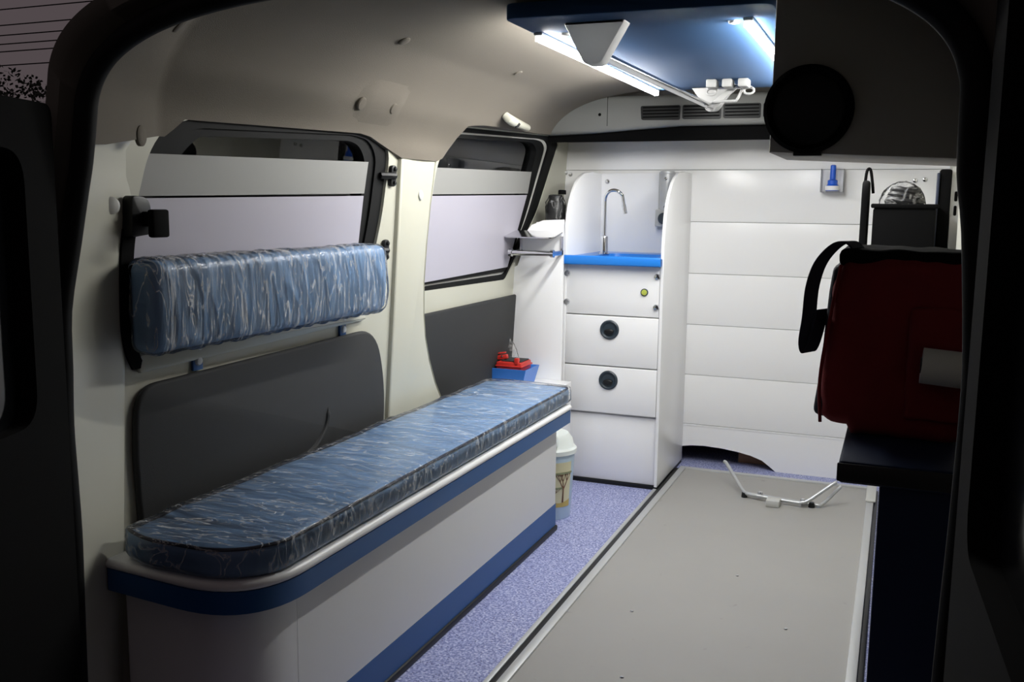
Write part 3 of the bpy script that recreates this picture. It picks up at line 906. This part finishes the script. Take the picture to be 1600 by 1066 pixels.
# tray with red first-aid case
tx0, tx1, ty0, ty1, tz0, tz1 = -1.347, -1.205, 3.14, 3.28, .400, .462
t = tag(obj('blue_tray', G().loft([[(tx0 + .008, ty0 + .008, tz0), (tx1 - .016, ty0 + .008, tz0), (tx1 - .016, ty1 - .008, tz0), (tx0 + .008, ty1 - .008, tz0)],
        [(tx0, ty0, tz1), (tx1, ty0, tz1), (tx1, ty1, tz1), (tx0, ty1, tz1)],
        [(tx0 + .004, ty0 + .004, tz1), (tx1 - .004, ty0 + .004, tz1), (tx1 - .004, ty1 - .004, tz1), (tx0 + .004, ty1 - .004, tz1)],
        [(tx0 + .012, ty0 + .012, tz0 + .05), (tx1 - .018, ty0 + .012, tz0 + .05), (tx1 - .018, ty1 - .012, tz0 + .05), (tx0 + .012, ty1 - .012, tz0 + .05)]], True).add(
        [(tx0 + .012, ty0 + .012, tz0 + .05), (tx1 - .018, ty0 + .012, tz0 + .05), (tx1 - .018, ty1 - .012, tz0 + .05), (tx0 + .012, ty1 - .012, tz0 + .05),
         (tx0 + .008, ty0 + .008, tz0), (tx1 - .016, ty0 + .008, tz0), (tx1 - .016, ty1 - .008, tz0), (tx0 + .008, ty1 - .008, tz0)], [[0, 1, 2, 3], [7, 6, 5, 4]]), 'tray', smooth=20),
        'small bright blue tray on the low white box', 'tray')
t = thing('red_case', (-1.272, 3.21, .450), 'flat red plastic case lying on the blue tray', 'case')
obj('body', G().box(-1.328, -1.230, 3.157, 3.263, .4505, .484, .006), 'red', t)
obj('rib', G().box(-1.330, -1.226, 3.154, 3.266, .466, .472, .002), 'red', t)
obj('lid_plate', G().box(-1.312, -1.235, 3.17, 3.25, .484, .488, .001), 'trimblk', t)
for x, y in ((-1.250, 3.165),):
    obj('clip', G().box(x - .008, x + .008, y - .008, y + .012, .472, .500, .003), 'red', t)
rz = Matrix.Rotation(math.radians(14), 3, 'Y') @ Matrix.Rotation(math.radians(12), 3, 'Z')
t = thing('red_clamp', (-1.335, 3.20, .4885), 'slim red clamp resting across the red case', 'clamp')
obj('jaw', G().box(-1.365, -1.297, 3.185, 3.205, .486, .502, .003, rot=Matrix.Rotation(math.radians(-9), 3, 'Y')), 'red', t)
obj('handle', G().box(-1.365, -1.305, 3.186, 3.204, .506, .511, .002, rot=Matrix.Rotation(math.radians(-9), 3, 'Y')), 'red', t)
screw(t, (-1.315, 3.184, .500), (0, -1, 0), .004, .004)
# clear mask hanging behind
t = thing('oxygen_mask', (-1.32, 3.30, .40), 'clear plastic mask with tube standing behind the red case', 'mask')
obj('cup', G().lathe([(.030, 0), (.027, .03), (.020, .055), (.011, .07), (.009, .085)], (-1.325, 3.30, .475), (-.2, 0, 1), 20, sx=.7), 'bagfilm', t)
obj('tube', G().tube(smoothpath([(-1.325, 3.30, .48), (-1.335, 3.30, .45), (-1.32, 3.30, .42), (-1.29, 3.305, .406), (-1.25, 3.31, .406)], 5), .005, 8), 'acrylic', t)

# waste bin
bcx, bcy = -1.052, 2.985
t = thing('waste_bin', (bcx, bcy, 0), 'small pale waste bin with printed trees between bench and sink cabinet', 'bin')
obj('body', G().lathe([(.069, 0), (.071, .004), (.083, .225), (.078, .225), (.068, .01), (.02, .008)], (bcx, bcy, 0), (0, 0, 1), 40), 'bin', t)
ld = obj('lid', G().lathe([(.086, .222), (.089, .224), (.089, .238), (.084, .243), (.080, .246), (.074, .27), (.060, .288), (.03, .292)], (bcx, bcy, 0), (0, 0, 1), 40), 'binlid', t)
obj('flap', G().prism(fillet([(bcx - .06, .262), (bcx + .052, .252), (bcx + .045, .29), (bcx - .05, .296)], .01), lambda u, v, w_: (u, bcy - .077 + w_ + .42 * (v - .25), v), 0, .01, b=.002), 'binlid', ld)
def brad(z): return .071 + .012 * z / .225
def binpt(a, z, d): return (bcx + (brad(z) + d) * math.cos(a), bcy + (brad(z) + d) * math.sin(a), z)
def patch(a0, a1, z0, z1, d, m, name, top=None):
    rows = []
    for i in range(9):
        z = z0 + (z1 - z0) * i / 8
        rows.append([binpt(a0 + (a1 - a0) * j / 16, min(z, top(j / 16)) if top else z, d) for j in range(17)])
    obj(name, G().loft(rows), m, t, 60)
A0 = -1.35
patch(A0 - .62, A0 + 1.15, .045, .200, .0008, 'print', 'picture')
patch(A0 - .62, A0 + 1.15, .045, .075, .0014, 'printgold', 'picture_ground', top=lambda s: .066 + .006 * math.sin(s * 7))
def twig(a, z, da, dz, r, depth, gt, gl):
    p0, p1 = binpt(a, z, .0018), binpt(a + da, z + dz, .0018)
    gt.tube([p0, p1], [r, r * .6], 5)
    if depth == 0:
        gl.lathe([(.0035, -.0004), (.0035, .0006)], p1, (p1[0] - bcx, p1[1] - bcy, 0), 6)
        return
    for s in (-1, -.2, 1):
        twig(a + da, z + dz, da * .3 + s * .11 * depth / 2, dz * (.62 if s else .8), r * .6, depth - 1, gt, gl)
for a, sc_ in ((A0 + .72, 1), (A0 + .22, .5)):
    gt, gl = G(), G()
    twig(a, .062, .01, .045 * sc_, .0028 * sc_ + .0004, 3, gt, gl)
    obj('tree_print', gt, 'printtree', t); obj('leaf_print', gl, 'printleaf', t)

# ------------------------------------------------------------------ stretcher platform
t = thing('stretcher_platform', (-.40, 2.45, 0), 'flat grey stretcher platform with aluminium edging on the floor', 'platform')
obj('deck', G().box(-.735, -.045, 1.16, 3.70, .001, .010), 'plate', t)
obj('edge_rail', G().box(-.757, -.733, 1.16, 3.724, 0, .016, .003), 'alu', t)
obj('edge_rail', G().box(-.049, -.025, 1.16, 3.724, 0, .016, .003), 'alu', t)
obj('edge_rail', G().box(-.757, -.025, 3.70, 3.724, 0, .0165, .003), 'alu', t)
obj('black_strip', G().box(-.776, -.758, 1.16, 3.72, 0, .007, .001), 'blackp', t)
obj('outer_lip', G().box(-.790, -.7765, 1.16, 3.396, 0, .008, .002), 'alu', t)
obj('corner_plate', G().box(-.052, -.018, 3.52, 3.726, .0165, .022, .002), 'greyp', t)
obj('side_strip', G().box(-.024, -.012, 1.16, 3.70, 0, .010, .001), 'blackp', t)
for x, y in [(-.366, 2.654), (-.58, 2.3), (-.2, 2.35), (-.51, 1.95)]:
    screw(t, (x, y, .010), (0, 0, 1), .005, .002, 'chrome', 'rivet')
# locking hoop
t = thing('locking_hoop', (-.36, 3.42, .010), 'bent steel stretcher hoop at the far end of the grey platform', 'hoop')
hp = [(-.560, 3.565, .095), (-.545, 3.55, .088), (-.47, 3.435, .032), (-.45, 3.415, .026), (-.43, 3.407, .025), (-.28, 3.38, .025), (-.255, 3.38, .028), (-.235, 3.385, .036), (-.16, 3.43, .092), (-.148, 3.436, .097)]
obj('tube', G().tube(smoothpath(hp, 4), .0066, 12), 'steel', t)
hb = [(-.455, 3.425, .024), (-.42, 3.437, .018), (-.22, 3.405, .018), (-.19, 3.412, .022), (-.135, 3.47, .075)]
obj('rear_rod', G().tube(smoothpath(hb, 4), .006, 10), 'steel', t)
for x, y in ((-.405, 3.428), (-.255, 3.402)):
    screw(t, (x, y, .022), (0, 0, 1), .010, .012, 'chrome', 'bolt')
obj('stop_block', G().box(-.375, -.328, 3.335, 3.385, .010, .034, .004), 'greyp', t)
for x, y in ((-.46, 3.42), (-.225, 3.395)):
    obj('foot', G().lathe([(.011, 0), (.009, .018)], (x, y, .010), (0, 0, 1), 12), 'blackp', t)

# ------------------------------------------------------------------ ceiling board with LED strips
t = thing('ceiling_board', (-0.5178, 2.584, 1.43), 'blue ceiling board carrying two bright light strips', 'light panel')
bo = fillet([(-0.7932, 1.9047), (-0.2489, 1.919), (-0.2489, 3.23), (-0.7932, 3.23)], .033, 8)
bd = obj('board', G().prism(bo, MXY, 1.43, 1.4623, b=.004), 'blue', t, 40)
for x, y0, y1 in ((-0.7761, 2.0805, 3.192), (-0.3116, 2.052, 3.192)):
    s_ = obj('light_strip', G().box(x - .010, x + .010, y0 - .010, y1 + .010, 1.4243, 1.4299, .001), 'alu', t)
    obj('diffuser', G().prism(fillet([(x - .008, 1.4243), (x + .008, 1.4243), (x + .008, 1.411), (x - .008, 1.411)], [0, 0, .006, .006], 4), MXZ, y0, y1), 'led', s_)
    for y in (y0 - .004, y1 + .004):
        obj('end_cap', G().box(x - .009, x + .009, y - .003, y + .003, 1.4101, 1.4248, .002), 'milky', s_)
    obj('touch_switch', G().lathe([(.012, 0), (.011, .005), (.007, .006)], (x + (.052 if x < -.5 else -.033), y0 + .02, 1.43), (0, 0, -1), 16), 'greyp', t)

# drip rail with brackets
t = thing('drip_rail', (-0.6156, 2.584, 1.3445), 'chrome drip rail hung under the ceiling board on white brackets', 'rail')
tri = fillet([(-0.6859, 1.4299), (-0.551, 1.4299), (-0.6023, 1.3426), (-0.6384, 1.3426)], [.004, .004, .011, .011], 6)
obj('bracket', G().prism(tri, MXZ, 1.9807, 2.0282, b=.005), 'milky', t, 40)
obj('rail', G().tube([(-0.6156, 2.014, 1.3673), (-0.589, 3.1825, 1.3673)], .0105, 16), 'chrome', t)
tri2 = fillet([(-0.6555, 1.4299), (-0.513, 1.4299), (-0.5681, 1.3521), (-0.5966, 1.3521)], [.002, .002, .013, .013], 6)
obj('bracket', G().prism(tri2, MXZ, 3.173, 3.1844, b=.002), 'hookgrey', t, 40)
obj('end_collar', G().lathe([(.016, 0), (.016, .028), (.012, .030)], (-0.5895, 3.1492, 1.3673), (0, 1, 0), 16), 'hookgrey', t)
# fold-down hook
t = thing('drip_hook', (-0.5082, 3.04, 1.3502), 'white folding drip hook beside the far end of the chrome rail', 'hook')
obj('arm', G().prism([(-0.5814, 1.3559), (-0.5605, 1.3502), (-0.4826, 1.4167), (-0.4997, 1.4243)], MXZ, 3.0542, 3.0704, b=.003), 'hookgrey', t)
obj('wire_loop', G().tube(smoothpath([(-0.5605, 3.0495, 1.3682), (-0.532, 3.0495, 1.3711), (-0.4987, 3.0495, 1.3711), (-0.4864, 3.0495, 1.3768), (-0.4674, 3.0495, 1.4205)], 4), .0042, 8), 'hookgrey', t)
for x in (-0.5557, -0.5082, -0.4607):
    obj('mount', G().box(x - .015, x + .015, 2.9735, 3.0305, 1.4053, 1.4299, .004), 'hookgrey', t)
obj('mount_bar', G().tube([(-0.5747, 3.04, 1.411), (-0.4417, 3.04, 1.411)], .0055, 10), 'chrome', t)
for x in (-0.5652, -0.4512):
    obj('ring', G().tube([(x + .015 * math.cos(a), 3.04, 1.3996 + .0095 * math.sin(a)) for a in [2 * math.pi * k / 16 for k in range(16)]], .0038, 8, closed=True), 'hookgrey', t)

# ------------------------------------------------------------------ right-hand side, in shade
t = thing('overhead_locker', (-.03, 2.05, 1.13), 'dark overhead locker with a round vent at the upper right', 'locker')
lk = [(-0.2394, 1.1526), (.145, 1.1355), (.145, 1.373), (.05, 1.4158), (-.05, 1.4347), (-0.2394, 1.449)]
obj('body', G().prism(lk, MXZ, 1.9, 2.2135, b=.003), 'locker', t, 30)
obj('round_vent', G().lathe([(.081, 0), (.081, .011), (.074, .017), (.068, .011), (.066, .0075), (.019, .0095)], (-0.171, 1.9, 1.2305), (0, -1, 0), 48), 'blackm', t)
obj('vent_cover', G().lathe([(.065, .0075), (.059, .011), (.019, .013)], (-0.171, 1.9, 1.2305), (0, -1, 0), 40), 'blackp', t)
obj('hinge', G().box(-0.1947, -0.1425, 1.8905, 1.919, 1.145, 1.1545, .002), 'blackp', t)

t = thing('side_counter', (.08, 2.12, 0), 'dark blue side counter with overhanging top under the red bag', 'counter')
obj('body', G().box(-.004, .165, 1.59, 2.65, .0, .612, .004), 'counter', t)
obj('top', G().box(-.067, .17, 1.578, 2.66, .612, .650, .006), 'counter', t)
obj('top_edging', G().box(-.069, .17, 1.575, 1.580, .616, .646, .002), 'blackp', t)

def make_bag():
    t = thing('red_bag', (0.0, 1.86, .651), 'dark red medical bag with black zip top on the side counter', 'bag')
    x0, x1, y0, y1, z0, z1 = -.120, .125, 1.75, 1.96, .652, .968
    def fn(p, nr):
        q = p.copy()
        k = (p.z - z0) / (z1 - z0)
        q.x += .024 * k * (1 - (p.x - x0) / (x1 - x0))
        q += nr * (.009 * noise.noise(Vector((p.x * 12, p.y * 12, p.z * 12))) + .004 * noise.noise(Vector((p.x * 34, p.y * 34, p.z * 27))))
        if k < .3 and p.x < -.06: q.z += .016 * (1 - k / .3)
        q.z = max(q.z, z0)
        return q
    obj('body', G().rbox(x0, x1, y0, y1, z0, z1, .028, 28, 24, 32, fn), 'redcloth', t, 80)
    obj('zip_top', G().rbox(x0 + .026, x1 - .008, y0 + .010, y1 - .008, z1 - .020, z1 + .010, .010, 24, 14, 5, lambda p, nr: p + nr * .005 * noise.noise(p * 24)), 'blackm', t, 80)
    obj('side_panel', G().rbox(x0 - .007, x0 + .03, y0 + .016, y1 - .016, z0 + .026, z1 - .016, .015, 6, 12, 20, lambda p, nr: Vector((p.x + .024 * (p.z - z0) / (z1 - z0), p.y, p.z)) + nr * .003 * noise.noise(p * 18)), 'darkcloth', t, 80)
    obj('piping', G().tube(smoothpath([(x0 + .010, y0 + .003, z0 + .02), (x0 + .006, y0 - .001, .75), (x0 + .016, y0, .85), (x0 + .030, y0 + .004, z1 - .016)], 5), .003, 8), 'redcloth', t)
    path = smoothpath([(-.060, 1.80, .973), (-.078, 1.79, .990), (-.100, 1.78, .985), (-.124, 1.765, .955), (-.136, 1.76, .912), (-.139, 1.76, .86), (-.143, 1.76, .815), (-.138, 1.765, .795), (-.130, 1.775, .81), (-.118, 1.785, .87)], 6)
    rows = []
    for i, p in enumerate(path):
        a = path[max(0, i - 1)]; c = path[min(len(path) - 1, i + 1)]
        T = (c - a).normalized(); n_ = T.cross(Vector((0, 1, 0))).normalized() * .0015
        wv = Vector((.009, .019, 0))
        rows.append([p - wv - n_, p + wv - n_, p + wv + n_, p - wv + n_])
    obj('strap', G().loft(rows, True), 'darkcloth', t, 50)
    obj('pocket', G().rbox(.026, .122, y0 - .013, y0 + .015, .69, .885, .009, 10, 4, 14, lambda p, nr: p + nr * .0025 * noise.noise(p * 34)), 'redcloth', t, 80)
make_bag()
g = G().tube([(.048, 1.704, .793), (.062, 1.704, .792), (.120, 1.704, .788)], .030, 24)
t = tag(obj('paper_roll', g, 'greyp', smooth=40), 'white roll tucked against the front of the red bag', 'roll')
obj('core', G().lathe([(.013, 0), (.013, .002)], (.048, 1.704, .793), (-1, 0, 0), 18), 'trimblk', t)

# wall shelf with suction unit
g = G().box(-.10, .17, 2.72, 3.05, .905, .925, .003)
tag(obj('wall_shelf', g, 'steel'), 'narrow steel shelf behind the red bag', 'shelf')
t = thing('suction_unit', (0, 2.88, .925), 'black suction unit with bagged top standing behind the red bag', 'medical device')
obj('body', G().box(-.070, .088, 2.80, 2.98, .925, 1.052, .008), 'blackm', t)
obj('top_lid', G().box(-.076, .094, 2.795, 2.985, 1.050, 1.062, .004), 'blackm', t)
obj('side_plate', G().prism(fillet([(2.80, .925), (2.96, .925), (2.96, 1.125), (2.80, 1.125)], [.005, .005, .05, .05]), MYZ, -.102, -.084, b=.005), 'blackm', t)
obj('handle', G().tube(smoothpath([(-.098, 2.87, 1.10), (-.094, 2.87, 1.15), (-.085, 2.87, 1.155), (-.078, 2.87, 1.12), (-.074, 2.87, 1.09)], 5), .004, 8), 'blackm', t)
rows = []
for i in range(11):
    th = math.pi * i / 20
    rows.append([(.002 + (.060 + .006 * noise.noise(Vector((math.cos(a) * 3, math.sin(a) * 3, i)))) * math.cos(th) * math.cos(a), 2.88 + .055 * math.cos(th) * math.sin(a), 1.062 + .062 * math.sin(th) + .004 * noise.noise(Vector((a, i, 0)))) for a in [2 * math.pi * k / 30 for k in range(30)]])
for k in range(3):
    obj('hose_coil', G().tube([(.008 + (.044 - .006 * k) * math.cos(a), 2.88 + (.038 - .004 * k) * math.sin(a), 1.070 + .014 * k + .004 * math.sin(2 * a)) for a in [2 * math.pi * q / 28 for q in range(28)]], .009, 8, closed=True), 'blackp', t)
obj('filter_cup', G().lathe([(.026, 0), (.026, .035), (.02, .042), (.01, .044)], (.01, 2.88, 1.064), (0, 0, 1), 20), 'blackm', t)
obj('plastic_cover', G().loft(rows, True), 'bagfilm', t, 80)

t = thing('wall_bracket', (.125, 3.0, .925), 'tall black bracket on a steel strip beside the suction unit', 'bracket')
obj('post', G().box(.096, .128, 2.98, 3.03, .925, 1.160, .006), 'blackm', t)
obj('edge_trim', G().box(.090, .096, 2.975, 3.035, .925, 1.150, .001), 'piping', t)
st_ = obj('steel_strip', G().prism(fillet([(.130, .925), (.152, .925), (.150, 1.166), (.130, 1.166)], .003), MXZ, 3.0, 3.012), 'alu', t)
for z in (1.085, 1.045):
    obj('slot', G().prism(fillet([(.138, z - .014), (.146, z - .014), (.146, z + .014), (.138, z + .014)], .004), MXZ, 2.9985, 3.0005), 'blackm', st_)

# clear holder with blue vial on the partition
t = thing('vial_holder', (-.243, 3.82, 1.105), 'clear plastic holder with a blue dropper on the white partition', 'holder')
obj('case', G().box(-.284, -.202, 3.774, 3.7755, 1.108, 1.192).box(-.284, -.282, 3.776, YP - .001, 1.108, 1.192).box(-.204, -.202, 3.776, YP - .001, 1.108, 1.192).box(-.284, -.202, 3.776, YP - .001, 1.106, 1.108), 'acrylic', t, 0)
vb = obj('vial', G().lathe([(.024, 1.112), (.025, 1.116), (.025, 1.128), (.018, 1.136), (.018, 1.15), (.011, 1.154), (.010, 1.205), (.006, 1.208)], (-.243, 3.805, 0), (0, 0, 1), 20), 'vialblue', t)
obj('vial_label', G().lathe([(.0256, 1.114), (.0256, 1.130)], (-.243, 3.805, 0), (0, 0, 1), 20), 'label', vb)

# ------------------------------------------------------------------ outside
# neighbouring van seen through the clear strips of the side windows
t = thing('parked_van', (-3.0, 5.4, -.70), 'pale van parked outside, seen through the tops of the side windows', 'van')
VX = -2.30
body = fillet([(3.15, -.40), (8.2, -.40), (8.2, .55), (7.3, .75), (6.9, 1.48), (3.2, 1.50)], [.15, .2, .2, .3, .35, .2], 6)
obj('body', G().prism(body, lambda u, v, w_: (w_ + .10 * max(0, v - .6), u, v) if w_ > -3.2 else (w_ - .10 * max(0, v - .6), u, v), VX - 1.3, VX, b=.06), 'vanwhite', t, 40)
obj('side_window', G().prism(fillet([(4.70, .95), (5.80, .95), (5.40, 1.385), (4.95, 1.38)], .10), lambda u, v, w_: (VX + w_ + .10 * max(0, v - .6) - .0, u, v), -.01, .006), 'darkglass', t)
obj('panel_seam', G().tube([(VX + .006 + .10 * (z - .6), y, z) for y, z in ((3.30, 1.335), (3.55, 1.26), (3.70, 1.215), (3.9, 1.12))], .008, 6), 'black', t)
obj('stripe', G().prism([(3.80, 1.18), (4.2, 1.18), (4.25, 1.36), (3.87, 1.34)], lambda u, v, w_: (VX + w_ + .10 * max(0, v - .6), u, v), -.005, .005), 'vanblue', t)
for y in (3.6, 7.1):
    wh = obj('wheel', G().lathe([(.30, 0), (.32, .04), (.32, .18), (.28, .2), (.10, .2)], (VX - .17, y, -.38), (1, 0, 0), 32), 'black', t)
    obj('hub_cap', G().lathe([(.19, .195), (.17, .21), (.05, .215)], (VX - .17, y, -.38), (1, 0, 0), 24), 'steel', wh)

# tree against the dusk sky
t = thing('tree', (-9.2, 8.0, -.70), 'dark leafy tree against the dusk sky behind the open rear door', 'tree')
obj('trunk', G().tube([(-9.2, 8, -.7), (-9.15, 8, .6), (-9.2, 8.05, 1.5)], [.16, .12, .07], 10), 'bark', t)
gl = G()
rnd = random.Random(3)
for i in range(5200):
    a = rnd.uniform(0, 2 * math.pi); ph = rnd.uniform(-1, 1)
    rr = rnd.uniform(.55, 1.0) ** .5
    c = Vector((-9.25 + 1.15 * rr * math.cos(a) * math.sqrt(1 - ph * ph), 8.0 + 1.1 * rr * math.sin(a) * math.sqrt(1 - ph * ph), 1.45 + .95 * ph * rr))
    c += Vector((0, 0, .18 * noise.noise(Vector((c.x * 2, c.y * 2, 5)))))
    u = Vector((rnd.gauss(0, 1), rnd.gauss(0, 1), rnd.gauss(0, 1))).normalized() * rnd.uniform(.02, .038)
    v_ = u.cross(Vector((rnd.gauss(0, 1), rnd.gauss(0, 1), rnd.gauss(0, 1)))).normalized() * rnd.uniform(.012, .022)
    gl.add([c - u, c + v_, c + u, c - v_], [[0, 1, 2, 3]])
fo = obj('foliage', gl, 'leaf', t, 0)
fo['kind'] = 'stuff'

# overhead cables
names = ['topmost overhead cable crossing the dusk sky', 'second overhead cable from the top of the sky', 'third overhead cable from the top of the sky', 'fourth overhead cable from the top of the sky', 'fifth overhead cable from the top of the sky', 'lowest overhead cable just above the tree']
for k, z in enumerate((4.12, 3.87, 3.71, 3.57, 3.45, 3.23)):
    pts = [(-34 + 4 * i, 12 + .0 * i, z + .0016 * (i * 4 - 20) ** 2 + .02 * (10 - 2 * i) * .2) for i in range(12)]
    tag(obj('overhead_cable', G().tube(pts, .010, 5), 'blackm'), names[k], 'cable', 'overhead cables')
